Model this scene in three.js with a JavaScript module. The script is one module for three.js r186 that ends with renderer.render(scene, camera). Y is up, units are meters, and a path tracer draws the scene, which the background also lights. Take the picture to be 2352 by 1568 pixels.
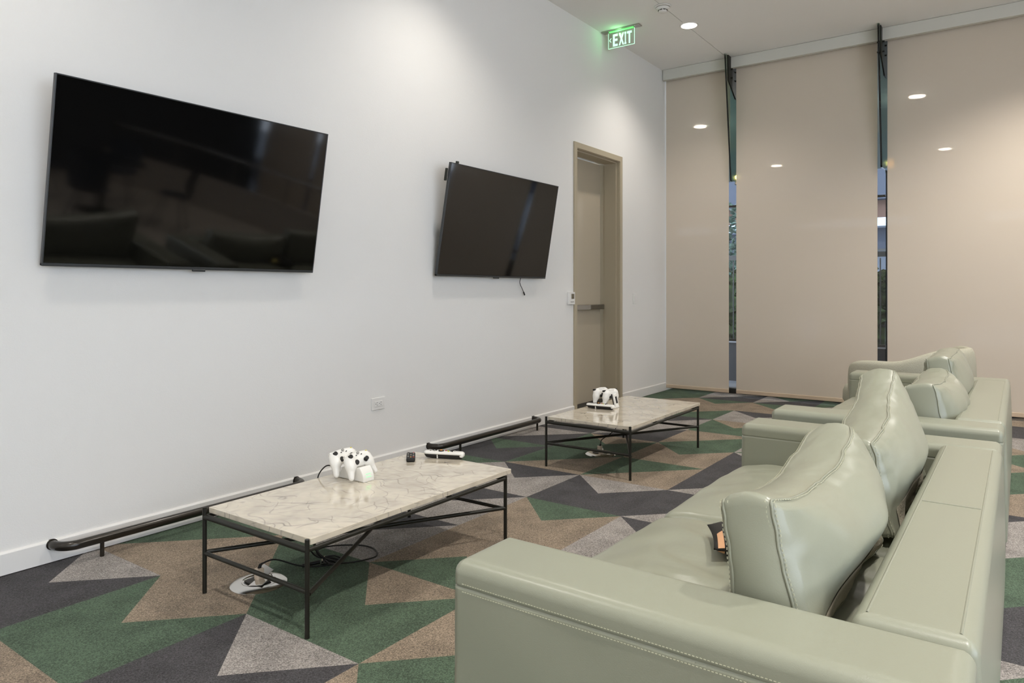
import * as THREE from 'three';
import { RoundedBoxGeometry } from 'three/addons/geometries/RoundedBoxGeometry.js';
import { mergeGeometries, mergeVertices } from 'three/addons/utils/BufferGeometryUtils.js';
import { MarchingCubes } from 'three/addons/objects/MarchingCubes.js';
import { TextGeometry } from 'three/addons/geometries/TextGeometry.js';
import { FontLoader } from 'three/addons/loaders/FontLoader.js';
import { createNoise2D, createNoise3D } from 'simplex-noise';

// ------------------------------------------------------------------ camera, sky, lights
const scene = new THREE.Scene();
const renderer = new THREE.WebGLRenderer({ antialias: true });
renderer.toneMapping = THREE.LinearToneMapping;
renderer.toneMappingExposure = 1.2;
renderer.shadowMap.enabled = true;

const camera = new THREE.PerspectiveCamera(51.36, 2352 / 1568, 0.05, 200);
camera.position.set(3.49, 1.2, 0);
camera.lookAt(3.49 - 0.5825, 1.2, -0.8128);
camera.setViewOffset(2352, 1568, 0, 116, 2352, 1568);   // lens shifted down, verticals stay vertical

scene.background = new THREE.Color().setRGB(3.5, 4.0, 4.7);   // overcast daylight sky

const LAMP_COLOR = new THREE.Color().setRGB(1.0, 0.945, 0.875);
const LAMP_CD = 21, PERIMETER_CD = 5.3;   // the row along the wall is dimmed;
const CEIL = 3.84;
const FAR = -8.05;
const downlightSpots = [];
for (const x of [0.81, 3.87, 6.93]) for (const z of [-6.76, -3.7, -0.64, 2.42]) downlightSpots.push([x, z]);
function lampLight(x, z) {
  const s = new THREE.SpotLight(LAMP_COLOR, x < 1 ? PERIMETER_CD : LAMP_CD, 0, THREE.MathUtils.degToRad(64), 0.6, 2);
  s.name = 'downlight_beam';
  s.position.set(x, CEIL - 0.03, z);
  s.target.position.set(x, 0, z);
  s.castShadow = true; s.shadow.radius = 3.4;
  scene.add(s); scene.add(s.target);
  s.target.name = 'downlight_aim';
}
for (const [x, z] of downlightSpots) lampLight(x, z);

// ------------------------------------------------------------------ helpers
function rng(seed) { let a = seed >>> 0; return () => { a = (a + 0x6D2B79F5) | 0; let t = Math.imul(a ^ (a >>> 15), 1 | a); t = (t + Math.imul(t ^ (t >>> 7), 61 | t)) ^ t; return ((t ^ (t >>> 14)) >>> 0) / 4294967296; }; }
const rand = rng(7);
const n2 = createNoise2D(rng(11)), n3 = createNoise3D(rng(12));
const V = (x, y, z) => new THREE.Vector3(x, y, z);
const lin = (hex) => new THREE.Color(hex);
const clamp = THREE.MathUtils.clamp, smooth = THREE.MathUtils.smoothstep, lerp = THREE.MathUtils.lerp;

const used = {};
function numbered(name) { const n = used[name] = (used[name] ?? -1) + 1; return n ? `${name}_${String(n).padStart(3, '0')}` : name; }
function shade(o) { o.traverse((m) => { if (m.isMesh) { m.castShadow = true; m.receiveShadow = true; } }); return o; }
function thing(name, label, category, pos = [0, 0, 0], turn = 0, group) {
  const o = new THREE.Group(); o.name = numbered(name);
  o.position.set(...pos); o.rotation.y = turn;
  o.userData = { label, category }; if (group) o.userData.group = group;
  scene.add(o); return o;
}
function structure(name, label, category = name.split('_')[0]) {
  const o = new THREE.Group(); o.name = name; o.userData = { kind: 'structure', label, category }; scene.add(o); return o;
}
function geom(gs) {
  if (!Array.isArray(gs)) return gs;
  if (gs.length === 1) return gs[0];
  const keep = ['position', 'normal', 'uv'];
  const l = gs.map((g) => { const q = g.index ? g.toNonIndexed() : g.clone(); for (const k of Object.keys(q.attributes)) if (!keep.includes(k)) q.deleteAttribute(k); if (!q.attributes.uv) q.setAttribute('uv', new THREE.BufferAttribute(new Float32Array(q.attributes.position.count * 2), 2)); return q; });
  return mergeGeometries(l);
}
function part(name, gs, m, parent, label) {
  const o = new THREE.Mesh(geom(gs), m); o.name = name; o.castShadow = o.receiveShadow = true;
  if (label) o.userData.label = label;
  parent.add(o); return o;
}
// uv in metres, projected per triangle along its dominant axis in the object's own space
function metricUV(g, scale = 1) {
  const q = g.index ? g.toNonIndexed() : g, p = q.attributes.position, uv = new Float32Array(p.count * 2);
  const a = V(), b = V(), c = V(), n = V();
  for (let i = 0; i < p.count; i += 3) {
    a.fromBufferAttribute(p, i); b.fromBufferAttribute(p, i + 1); c.fromBufferAttribute(p, i + 2);
    n.copy(b).sub(a).cross(c.clone().sub(a));
    const ax = Math.abs(n.x), ay = Math.abs(n.y), az = Math.abs(n.z);
    [a, b, c].forEach((v, k) => {
      const [s, t] = ay >= ax && ay >= az ? [v.x, v.z] : ax >= az ? [v.z, v.y] : [v.x, v.y];
      uv[(i + k) * 2] = s * scale; uv[(i + k) * 2 + 1] = t * scale;
    });
  }
  q.setAttribute('uv', new THREE.BufferAttribute(uv, 2)); return q;
}
const box = (w, h, d, x = 0, y = 0, z = 0) => new THREE.BoxGeometry(w, h, d).translate(x, y, z);
const span = (x0, x1, y0, y1, z0, z1) => box(Math.abs(x1 - x0), Math.abs(y1 - y0), Math.abs(z1 - z0), (x0 + x1) / 2, (y0 + y1) / 2, (z0 + z1) / 2);
const rbox = (w, h, d, r, x = 0, y = 0, z = 0, s = 3) => new RoundedBoxGeometry(w, h, d, s, r).translate(x, y, z);
const cyl = (r0, r1, h, x = 0, y = 0, z = 0, s = 24) => new THREE.CylinderGeometry(r0, r1, h, s).translate(x, y, z);
function rod(a, b, r, s = 12) {
  const d = V(b[0] - a[0], b[1] - a[1], b[2] - a[2]), g = new THREE.CylinderGeometry(r, r, d.length(), s);
  g.applyQuaternion(new THREE.Quaternion().setFromUnitVectors(V(0, 1, 0), d.clone().normalize()));
  return g.translate((a[0] + b[0]) / 2, (a[1] + b[1]) / 2, (a[2] + b[2]) / 2);
}
function tube(pts, r, seg = 60, closed = false, rs = 8, tension = 0.5) {
  const c = new THREE.CatmullRomCurve3(pts.map((p) => p.isVector3 ? p : V(...p)), closed, 'catmullrom', tension);
  return new THREE.TubeGeometry(c, seg, r, rs, closed);
}
const lathe = (pts, s = 32) => new THREE.LatheGeometry(pts.map(([x, y]) => new THREE.Vector2(x, y)), s);

// a block built of stacked rounded-rectangle outlines; layers = [y, inset]; rings close top and bottom
function layered(hx, hz, rv, layers, m = 8, k = 5, bend) {
  const outline = (d) => {
    const r = Math.max(rv - d, 0.0004), ax = Math.max(hx - d, 0) , az = Math.max(hz - d, 0), pts = [];
    const rx = Math.min(r, ax), rz = Math.min(r, az);
    const corners = [[1, 1, 0], [-1, 1, 1], [-1, -1, 2], [1, -1, 3]];
    corners.forEach(([sx, sz, q], i) => {
      for (let j = 0; j <= k; j++) { const a = (q + j / k) * Math.PI / 2; pts.push([sx * (ax - rx) + Math.cos(a) * rx, sz * (az - rz) + Math.sin(a) * rz]); }
      const nx = corners[(i + 1) % 4], p = pts[pts.length - 1], a = nx[2] * Math.PI / 2;
      const e = [nx[0] * (ax - rx) + Math.cos(a) * rx, nx[1] * (az - rz) + Math.sin(a) * rz];
      for (let j = 1; j < m; j++) pts.push([lerp(p[0], e[0], j / m), lerp(p[1], e[1], j / m)]);
    });
    return pts;
  };
  const pos = [], idx = []; let N = 0;
  layers.forEach(([y, d]) => { const o = outline(d); N = o.length; for (const [x, z] of o) { const v = V(x, y, z); if (bend) bend(v); pos.push(v.x, v.y, v.z); } });
  for (let l = 0; l < layers.length - 1; l++) for (let i = 0; i < N; i++) { const a = l * N + i, b = l * N + (i + 1) % N, c = a + N, d = b + N; idx.push(a, c, b, b, c, d); }
  const cap = (l, up) => { const y = layers[l][0], v = V(0, y, 0); if (bend) bend(v); const c = pos.length / 3; pos.push(v.x, v.y, v.z); for (let i = 0; i < N; i++) { const a = l * N + i, b = l * N + (i + 1) % N; up ? idx.push(a, c, b) : idx.push(a, b, c); } };
  cap(0, false); cap(layers.length - 1, true);
  const g = new THREE.BufferGeometry(); g.setAttribute('position', new THREE.Float32BufferAttribute(pos, 3)); g.setIndex(idx);
  const w = mergeVertices(g, 1e-6); w.computeVertexNormals(); return w;
}
// layer list of an upholstered block: rounded bottom and top, optional seam grooves at given heights
function blockLayers(y0, y1, r, half, crown = 0, grooves = [], rb = 0.006) {
  const L = [[y0, half * 0.98], [y0, half * 0.5], [y0, rb * 1.5], [y0 + rb * 0.3, rb * 0.3], [y0 + rb, 0]];
  const ys = []; for (let i = 1; i < 9; i++) ys.push(lerp(y0 + rb, y1 - r, i / 9));
  const mid = ys.filter((y) => !grooves.some((gy) => Math.abs(gy - y) < 0.012)).map((y) => [y, 0]);
  for (const gy of grooves) mid.push([gy - 0.007, 0], [gy - 0.003, 0.0004], [gy - 0.0012, 0.0032], [gy + 0.0012, 0.0032], [gy + 0.003, 0.0004], [gy + 0.007, 0]);
  mid.sort((a, b) => a[0] - b[0]); L.push(...mid);
  for (let i = 0; i <= 6; i++) { const a = i / 6 * Math.PI / 2; L.push([y1 - r + Math.sin(a) * r, r - Math.cos(a) * r]); }
  for (const f of [0.08, 0.3, 0.55, 0.8, 0.985]) L.push([y1, lerp(r, half, f)]);
  return L;
}
// a rounded, subdivided box whose points a function may move
function softPoint(h, r, p) {
  const q = V(clamp(p.x, -(h.x - r), h.x - r), clamp(p.y, -(h.y - r), h.y - r), clamp(p.z, -(h.z - r), h.z - r)), d = p.clone().sub(q), l = d.length();
  return l > 1e-9 ? q.add(d.multiplyScalar(r / l)) : q;
}
function softBox(hx, hy, hz, r, n, deform) {
  const h = V(hx, hy, hz);
  const lines = (e, k) => { const a = []; for (let i = 0; i <= 4; i++) a.push(-e + r * i / 4); for (let i = 1; i < k; i++) a.push(lerp(-e + r, e - r, i / k)); for (let i = 0; i <= 4; i++) a.push(e - r + r * i / 4); return a; };
  const lx = lines(hx, n[0]), ly = lines(hy, n[1]), lz = lines(hz, n[2]), pos = [], idx = [];
  const face = (A, B, f, flip) => {
    const o = pos.length / 3;
    for (const b of B) for (const a of A) { const p = softPoint(h, r, f(a, b)); if (deform) deform(p, h); pos.push(p.x, p.y, p.z); }
    const w = A.length;
    for (let j = 0; j < B.length - 1; j++) for (let i = 0; i < w - 1; i++) { const a = o + j * w + i, b = a + 1, c = a + w, d = c + 1; flip ? idx.push(a, c, b, b, c, d) : idx.push(a, b, c, b, d, c); }
  };
  face(lz, ly, (a, b) => V(hx, b, a), true); face(lz, ly, (a, b) => V(-hx, b, a), false);
  face(lx, lz, (a, b) => V(a, hy, b), true); face(lx, lz, (a, b) => V(a, -hy, b), false);
  face(lx, ly, (a, b) => V(a, b, hz), false); face(lx, ly, (a, b) => V(a, b, -hz), true);
  const g = new THREE.BufferGeometry(); g.setAttribute('position', new THREE.Float32BufferAttribute(pos, 3)); g.setIndex(idx);
  const w = mergeVertices(g, 1e-5); w.computeVertexNormals(); return w;
}
// a surface meshed from a signed distance function on a cube of half-size s
function sdfMesh(f, s, res = 40) {
  const mc = new MarchingCubes(res, new THREE.MeshStandardMaterial(), false, false, 60000);
  mc.isolation = 0;
  const half = res / 2;
  for (let z = 0; z < res; z++) for (let y = 0; y < res; y++) for (let x = 0; x < res; x++)
    mc.field[x + y * res + z * res * res] = -f((x - half) / half * s, (y - half) / half * s, (z - half) / half * s);
  mc.update();
  const n = mc.count, g = new THREE.BufferGeometry();
  g.setAttribute('position', new THREE.BufferAttribute(new Float32Array(mc.positionArray.slice(0, n * 3)), 3));
  g.scale(s, s, s);
  const w = mergeVertices(g, 1e-6); w.computeVertexNormals(); return w;
}
const smin = (a, b, k) => { const h = Math.max(k - Math.abs(a - b), 0) / k; return Math.min(a, b) - h * h * k * 0.25; };
function capsule(px, py, pz, a, b, ra, rb) {
  const bx = b[0] - a[0], by = b[1] - a[1], bz = b[2] - a[2], qx = px - a[0], qy = py - a[1], qz = pz - a[2];
  const t = clamp((qx * bx + qy * by + qz * bz) / (bx * bx + by * by + bz * bz), 0, 1);
  return Math.hypot(qx - bx * t, qy - by * t, qz - bz * t) - lerp(ra, rb, t);
}

// ------------------------------------------------------------------ textures and materials
function dataTex(size, fn, srgb, repeat = 1) {
  const d = new Uint8Array(size * size * 4);
  for (let y = 0; y < size; y++) for (let x = 0; x < size; x++) { const c = fn(x / size, y / size, x, y), o = (y * size + x) * 4; d[o] = clamp(c[0], 0, 1) * 255; d[o + 1] = clamp(c[1], 0, 1) * 255; d[o + 2] = clamp(c[2], 0, 1) * 255; d[o + 3] = 255; }
  const t = new THREE.DataTexture(d, size, size); t.wrapS = t.wrapT = THREE.RepeatWrapping; t.magFilter = THREE.LinearFilter; t.minFilter = THREE.LinearMipmapLinearFilter; t.generateMipmaps = true;
  if (srgb) t.colorSpace = THREE.SRGBColorSpace; t.repeat.set(repeat, repeat); t.needsUpdate = true; return t;
}
const TAU = Math.PI * 2;
// value noise that repeats over the unit square: f cells a side
const lattice = (i, j, o) => { let h = Math.imul(i + 1, 374761393) ^ Math.imul(j + 1, 668265263) ^ Math.imul(Math.round(o * 16) + 1, 2246822519); h = Math.imul(h ^ (h >>> 13), 1274126177); h ^= h >>> 16; return (h >>> 0) / 2147483648 - 1; };
function tileNoise(u, v, f, o = 0) {
  const P = Math.max(2, Math.round(f)), x = (((u % 1) + 1) % 1) * P, y = (((v % 1) + 1) % 1) * P, i = Math.floor(x), j = Math.floor(y), a = x - i, b = y - j;
  const sa = a * a * a * (a * (a * 6 - 15) + 10), sb = b * b * b * (b * (b * 6 - 15) + 10), w = (k) => ((k % P) + P) % P;
  return lerp(lerp(lattice(w(i), w(j), o), lattice(w(i + 1), w(j), o), sa), lerp(lattice(w(i), w(j + 1), o), lattice(w(i + 1), w(j + 1), o), sa), sb);
}
const tuft = rng(5);
const tuftField = new Float32Array(512 * 512).map(() => tuft());
const carpetMap = dataTex(512, (u, v, x, y) => {
  const s = (i, j) => tuftField[((y + j + 512) % 512) * 512 + (x + i + 512) % 512];
  const t = (s(0, 0) * 2 + s(1, 0) + s(0, 1) + s(-1, 0) + s(0, -1)) / 6, w = 0.80 + 0.42 * (t - 0.5) * 2 + 0.06 * tileNoise(u, v, 9);
  return [w, w, w];
}, true, 1 / 0.8);
const carpetBump = dataTex(512, (u, v, x, y) => { const w = tuftField[y * 512 + x] * 0.6 + tuftField[((y >> 1) * 512 + (x >> 1)) % 262144] * 0.4; return [w, w, w]; }, false, 1 / 0.8);
const grainPts = []; { const gr = rng(77); for (let i = 0; i < 900; i++) grainPts.push([gr() * 256, gr() * 256]); }
const grainCells = Array.from({ length: 256 }, () => []);
grainPts.forEach((p) => { const cx = Math.floor(p[0] / 16), cy = Math.floor(p[1] / 16); grainCells[cy * 16 + cx].push(p); });
const leatherBump = dataTex(256, (u, v, x, y) => {   // small pebbles: distance to the nearest of scattered points
  let d = 1e9; const cx = x >> 4, cy = y >> 4;
  for (let j = -1; j <= 1; j++) for (let i = -1; i <= 1; i++) for (const p of grainCells[((cy + j + 16) % 16) * 16 + (cx + i + 16) % 16]) { let dx = Math.abs(p[0] - x), dy = Math.abs(p[1] - y); if (dx > 128) dx = 256 - dx; if (dy > 128) dy = 256 - dy; d = Math.min(d, dx * dx + dy * dy); }
  const w = 1 - Math.sqrt(d) / 9; return [w, w, w];
}, false, 1 / 0.045);
const marbleMap = dataTex(1024, (u, v) => {
  const wx = tileNoise(u, v, 5, 1) * 0.07 + tileNoise(u, v, 17, 6) * 0.016, wy = tileNoise(u, v, 5, 5) * 0.07 + tileNoise(u, v, 17, 2) * 0.016, U = u + wx, W = v + wy;
  const line = (k, l, o, t) => { const p = (U * k + W * l + o) % 1, r = Math.abs(((p + 1) % 1) - 0.5) * 2; return Math.pow(clamp(1 - r / t, 0, 1), 1.5); };
  const gate = (f, o, c = 0) => clamp(c + 1.5 * tileNoise(u, v, f, o), 0, 1);
  let k = 0.55 * line(3, 2, 0.1, 0.045) * gate(6, 11, 0.25) + 0.5 * line(2, 5, 0.4, 0.06) * gate(7, 3, 0.15) + 0.45 * line(-3, 4, 0.7, 0.05) * gate(8, 8, 0.1) + 0.36 * line(9, 5, 0.2, 0.12) * gate(11, 15) + 0.34 * line(4, 13, 0.6, 0.15) * gate(12, 21) + 0.3 * line(-8, 11, 0.3, 0.13) * gate(13, 27);
  k += 0.12 * clamp(tileNoise(u, v, 9, 17), 0, 1) + 0.07 * clamp(tileNoise(U, W, 28, 4), 0, 1);
  k *= 1.55;
  const b = 0.02 * tileNoise(u, v, 40, 9);
  return [0.85 + b - 0.38 * k, 0.81 + b - 0.37 * k, 0.735 + b - 0.32 * k];
}, true, 1 / 0.85);
const paintBump = dataTex(256, (u, v) => { const w = 0.5 + 0.3 * tileNoise(u, v, 60) + 0.2 * tileNoise(u, v, 120, 3); return [w, w, w]; }, false, 1 / 0.25);
const weaveBump = dataTex(128, (u, v, x, y) => { const w = ((x >> 2) + (y >> 2)) % 2 ? 0.75 : 0.25; return [w, w, w]; }, false, 1 / 0.06);
const boucleBump = dataTex(256, (u, v) => { const w = 0.5 + 0.5 * Math.abs(tileNoise(u, v, 42)) + 0.3 * tileNoise(u, v, 90, 2); return [w * 0.7, w * 0.7, w * 0.7]; }, false, 1 / 0.2);
const leafTone = dataTex(128, (u, v) => { const w = 0.6 + 0.35 * tileNoise(u, v, 22); return [w, w, w]; }, true, 1);

const std = (color, roughness = 0.6, extra = {}) => new THREE.MeshStandardMaterial({ color, roughness, ...extra });
const phys = (color, roughness, extra = {}) => new THREE.MeshPhysicalMaterial({ color, roughness, ...extra });
const M = {
  wall: std('#e9e7e3', 0.85, { bumpMap: paintBump, bumpScale: 0.0004 }),
  ceiling: std('#f0eeeb', 0.9, { bumpMap: paintBump, bumpScale: 0.0003 }),
  darkWall: std('#3a3c40', 0.8),
  base: std('#e6e4e0', 0.5),
  slab: std('#7c7a76', 0.9),
  plank: std('#b0a79b', 0.45),
  leather: phys('#8e907f', 0.35, { bumpMap: leatherBump, bumpScale: 0.00007, clearcoat: 0.2, clearcoatRoughness: 0.25 }),
  thread: std('#b3b29b', 0.75),
  suede: std('#a79f8c', 0.95, { bumpMap: paintBump, bumpScale: 0.0012 }),
  marble: phys('#ffffff', 0.12, { map: marbleMap, clearcoat: 0.6, clearcoatRoughness: 0.05 }),
  frame: std('#26251f', 0.42, { metalness: 0.35 }),
  bronze: phys('#2b261f', 0.3, { metalness: 0.45, clearcoat: 0.3, clearcoatRoughness: 0.15 }),
  steel: std('#b9b6b0', 0.25, { metalness: 1 }),
  chrome: std('#dcdad6', 0.16, { metalness: 1 }),
  screen: phys('#060606', 0.055, { ior: 1.5 }),
  bezel: std('#4b4d4f', 0.35, { metalness: 0.6 }),
  black: std('#141413', 0.5),
  bezelLight: std('#7d776c', 0.35, { metalness: 0.8 }),
  rubber: std('#191817', 0.65),
  cable: std('#121211', 0.55),
  white: phys('#eceae4', 0.32, { clearcoat: 0.2, clearcoatRoughness: 0.2 }),
  plastic: std('#e8e6e2', 0.4),
  ivory: std('#dcc9b3', 0.5),
  lcd: std('#6d6552', 0.3),
  slot: std('#55534f', 0.7),
  tan: phys('#b3a78f', 0.38, { clearcoat: 0.15, clearcoatRoughness: 0.3 }),
  doorPaint: phys('#b7ab96', 0.33, { clearcoat: 0.2, clearcoatRoughness: 0.2 }),
  threshold: std('#24231f', 0.6),
  blind: phys('#dccfbe', 0.72, { bumpMap: weaveBump, bumpScale: 0.0002, transparent: true, opacity: 0.86 }),
  hem: std('#c9b49c', 0.6),
  valance: std('#d3d1c8', 0.5),
  glass: phys('#ffffff', 0.0, { transmission: 1, thickness: 0, ior: 1.5 }),
  finGlass: phys('#dcebe0', 0.02, { transmission: 1, thickness: 0.015, ior: 1.5, attenuationColor: lin('#2f5a46'), attenuationDistance: 0.12 }),
  acrylic: phys('#eefaf0', 0.05, { transmission: 1, thickness: 0.006, ior: 1.49 }),
  bracket: std('#34352f', 0.45, { metalness: 0.6 }),
  mullion: std('#2a2d2c', 0.5),
  ledGreen: std('#1d3a1d', 0.4, { emissive: lin('#8dff9a'), emissiveIntensity: 1.6 }),
  exitGlow: std('#e8fff0', 0.4, { emissive: lin('#9dffc4'), emissiveIntensity: 1.15 }),
  exitStrip: std('#c8ffd0', 0.4, { emissive: lin('#38e04a'), emissiveIntensity: 1.2 }),
  lens: std('#fffaf0', 0.4, { emissive: lin('#fff1dc'), emissiveIntensity: 7 }),
  lampTrim: std('#efedea', 0.5),
  outdoorLens: std('#fff6e6', 0.4, { emissive: lin('#fff0d8'), emissiveIntensity: 62 }),
  boucle: phys('#b2af9d', 0.95, { bumpMap: boucleBump, bumpScale: 0.004, sheen: 0.4, sheenRoughness: 0.7 }),
  pillowDark: std('#24211d', 0.85, { bumpMap: weaveBump, bumpScale: 0.0003 }),
  pillowPeach: std('#c99a74', 0.85), pillowOlive: std('#7d8763', 0.85), pillowYellow: std('#bfae5f', 0.85),
  navy: std('#1f2531', 0.45), darkTop: phys('#1d2026', 0.2, { clearcoat: 0.4, clearcoatRoughness: 0.1 }),
  red: std('#b23a34', 0.4), green: std('#5d8f3a', 0.4), blue: std('#3c4d78', 0.4), amber: std('#d8902e', 0.4), yellow: std('#cbbf3e', 0.4), grey: std('#9b9994', 0.5),
  soffit: std('#4c5a57', 0.8), concrete: std('#8f9296', 0.9), darkConcrete: std('#3b3c3e', 0.9), asphalt: std('#7d8187', 0.9),
  leaf: std('#4f6a3a', 0.8, { map: leafTone }), leafTeal: std('#7fa596', 0.8, { map: leafTone }), bark: std('#4a3b2d', 0.9),
  brick: std('#5f4a40', 0.9), render: std('#a3adb8', 0.85), blueGrey: std('#363e4b', 0.8), warmWindow: std('#a58a55', 0.5, { emissive: lin('#ffcf7a'), emissiveIntensity: 0.9 }), pane: std('#39434f', 0.15),
};
const CARPET = { C: '#514f51', G: '#5b705a', B: '#a4937f', L: '#b0a9a3' };
const carpetMats = Object.fromEntries(Object.entries(CARPET).map(([k, c]) => [k, std(c, 0.97, { map: carpetMap, bumpMap: carpetBump, bumpScale: 0.003 })]));

// ------------------------------------------------------------------ floor: 24 inch carpet tiles, each of four triangular facets
const XR = 9.2, ZB = 4.2, WZ = -3.0;
{
  const floor = structure('floor', 'carpet tile floor of green, charcoal, taupe and grey triangles', 'floor');
  part('screed', span(-0.4, XR + 0.2, -0.25, -0.008, ZB + 0.2, -8.5), M.slab, floor);
  const SX = 0.304, SZ = 0.307, X0 = 0.2365, Z0 = -0.957;
  // facets in the order near, far, left, right
  const T = {
    '0,-1': 'CCCG', '0,0': 'CLCC', '0,1': 'BGGB', '0,2': 'LGGL', '0,3': 'LLLL', '0,4': 'LGLL', '0,5': 'CGCC', '0,6': 'CLLC', '0,7': 'CLLC', '0,8': 'BGLB', '0,9': 'GBCB', '0,10': 'BGGB', '0,11': 'GGGG', '0,12': 'GGGG',
    '1,-1': 'GBGB', '1,0': 'GBGG', '1,1': 'BGBG', '1,2': 'LCLL', '1,3': 'LCLL', '1,4': 'LCLL', '1,5': 'BGGB', '1,6': 'GBGG', '1,7': 'CLLC', '1,8': 'LCLL', '1,9': 'GBBG', '1,10': 'BGBB', '1,11': 'CLLC',
    '2,-1': 'BCCB', '2,0': 'CLCC', '2,1': 'GBGG', '2,2': 'GBBB', '2,3': 'BGBB', '2,4': 'CLCC', '2,5': 'BGGB', '2,6': 'BGBB', '2,7': 'GBBG', '2,8': 'GBGG', '2,9': 'LCLL', '2,10': 'BGBB', '2,11': 'CGLC',
    '3,0': 'GGBG', '3,1': 'GBBG', '3,2': 'BLLB', '3,3': 'LCLL', '3,4': 'LCCL', '3,5': 'LCCL', '3,6': 'CLCC', '3,7': 'GBLB', '3,8': 'BGGB', '3,9': 'CBLC', '3,10': 'BGGB', '3,11': 'LCGC',
    '5,1': 'GLLG', '5,2': 'GLCG', '5,3': 'CGBC', '5,4': 'GLCG', '5,5': 'LCBL', '5,6': 'BGLB', '5,7': 'GBCG', '5,8': 'BBLG', '5,9': 'BLCL', '5,10': 'CCGC', '5,11': 'BCLB',
  };
  const q = { n: [[-1, 0], [1, 0], [0, 1]], f: [[1, 2], [-1, 2], [0, 1]], w: [[-1, 2], [-1, 0], [0, 1]], e: [[1, 0], [1, 2], [0, 1]] };
  const prism = (tri) => {
    const P = tri.map(([i, j]) => [i * SX, -(j - 1) * SZ]), pos = [], uv = [];
    const put = (x, y, z) => { pos.push(x, y, z); uv.push(x, z); };
    const [a, b, c] = P;
    put(a[0], 0, a[1]); put(b[0], 0, b[1]); put(c[0], 0, c[1]);
    put(a[0], -0.008, a[1]); put(c[0], -0.008, c[1]); put(b[0], -0.008, b[1]);
    for (const [p, r] of [[a, b], [b, c], [c, a]]) { put(p[0], 0, p[1]); put(p[0], -0.008, p[1]); put(r[0], -0.008, r[1]); put(p[0], 0, p[1]); put(r[0], -0.008, r[1]); put(r[0], 0, r[1]); }
    const g = new THREE.BufferGeometry(); g.setAttribute('position', new THREE.Float32BufferAttribute(pos, 3)); g.setAttribute('uv', new THREE.Float32BufferAttribute(uv, 2)); g.computeVertexNormals(); return g;
  };
  const PG = [q.n, q.f, q.w, q.e].map(prism);
  const field = [], keys = 'CGBL', pick = rng(31);
  for (let c = 0; c <= 7; c++) for (let r = -9; r <= 11; r++) {
    const cx = X0 + SX * 2 * c, cz = Z0 - SZ * (2 * r + 1), code = T[`${c},${r}`];
    if (code) {
      const tile = new THREE.Group(); tile.name = 'carpet_tile'; tile.position.set(cx, 0, cz); floor.add(tile);
      [...code].forEach((k, i) => part('carpet_facet', PG[i], carpetMats[k], tile));
    } else {
      const a = keys[Math.floor(pick() * 4)], b = keys[Math.floor(pick() * 4)], d = Math.floor(pick() * 3);
      const pat = d === 0 ? [a, b, b, a] : d === 1 ? [a, b, a, a] : [a, a, b, a];
      pat.forEach((k, i) => { const g = PG[i].clone().translate(cx, 0, cz), col = lin(CARPET[k]), n = g.attributes.position.count, ca = new Float32Array(n * 3); for (let j = 0; j < n; j++) ca.set([col.r, col.g, col.b], j * 3); g.setAttribute('color', new THREE.BufferAttribute(ca, 3)); field.push(g); });
    }
  }
  const fm = std('#ffffff', 0.97, { map: carpetMap, bumpMap: carpetBump, bumpScale: 0.003, vertexColors: true });
  const fo = part('carpet_field', mergeGeometries(field), fm, floor); fo.userData.kind = 'stuff';
  // hard plank floor of the dining side, seen only in the screens
  for (let i = 0; i < 7; i++) part('floor_plank', span(4.796 + i * 0.62, 4.792 + (i + 1) * 0.62, -0.008, 0, ZB, -8.05), M.plank, floor);
}

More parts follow.
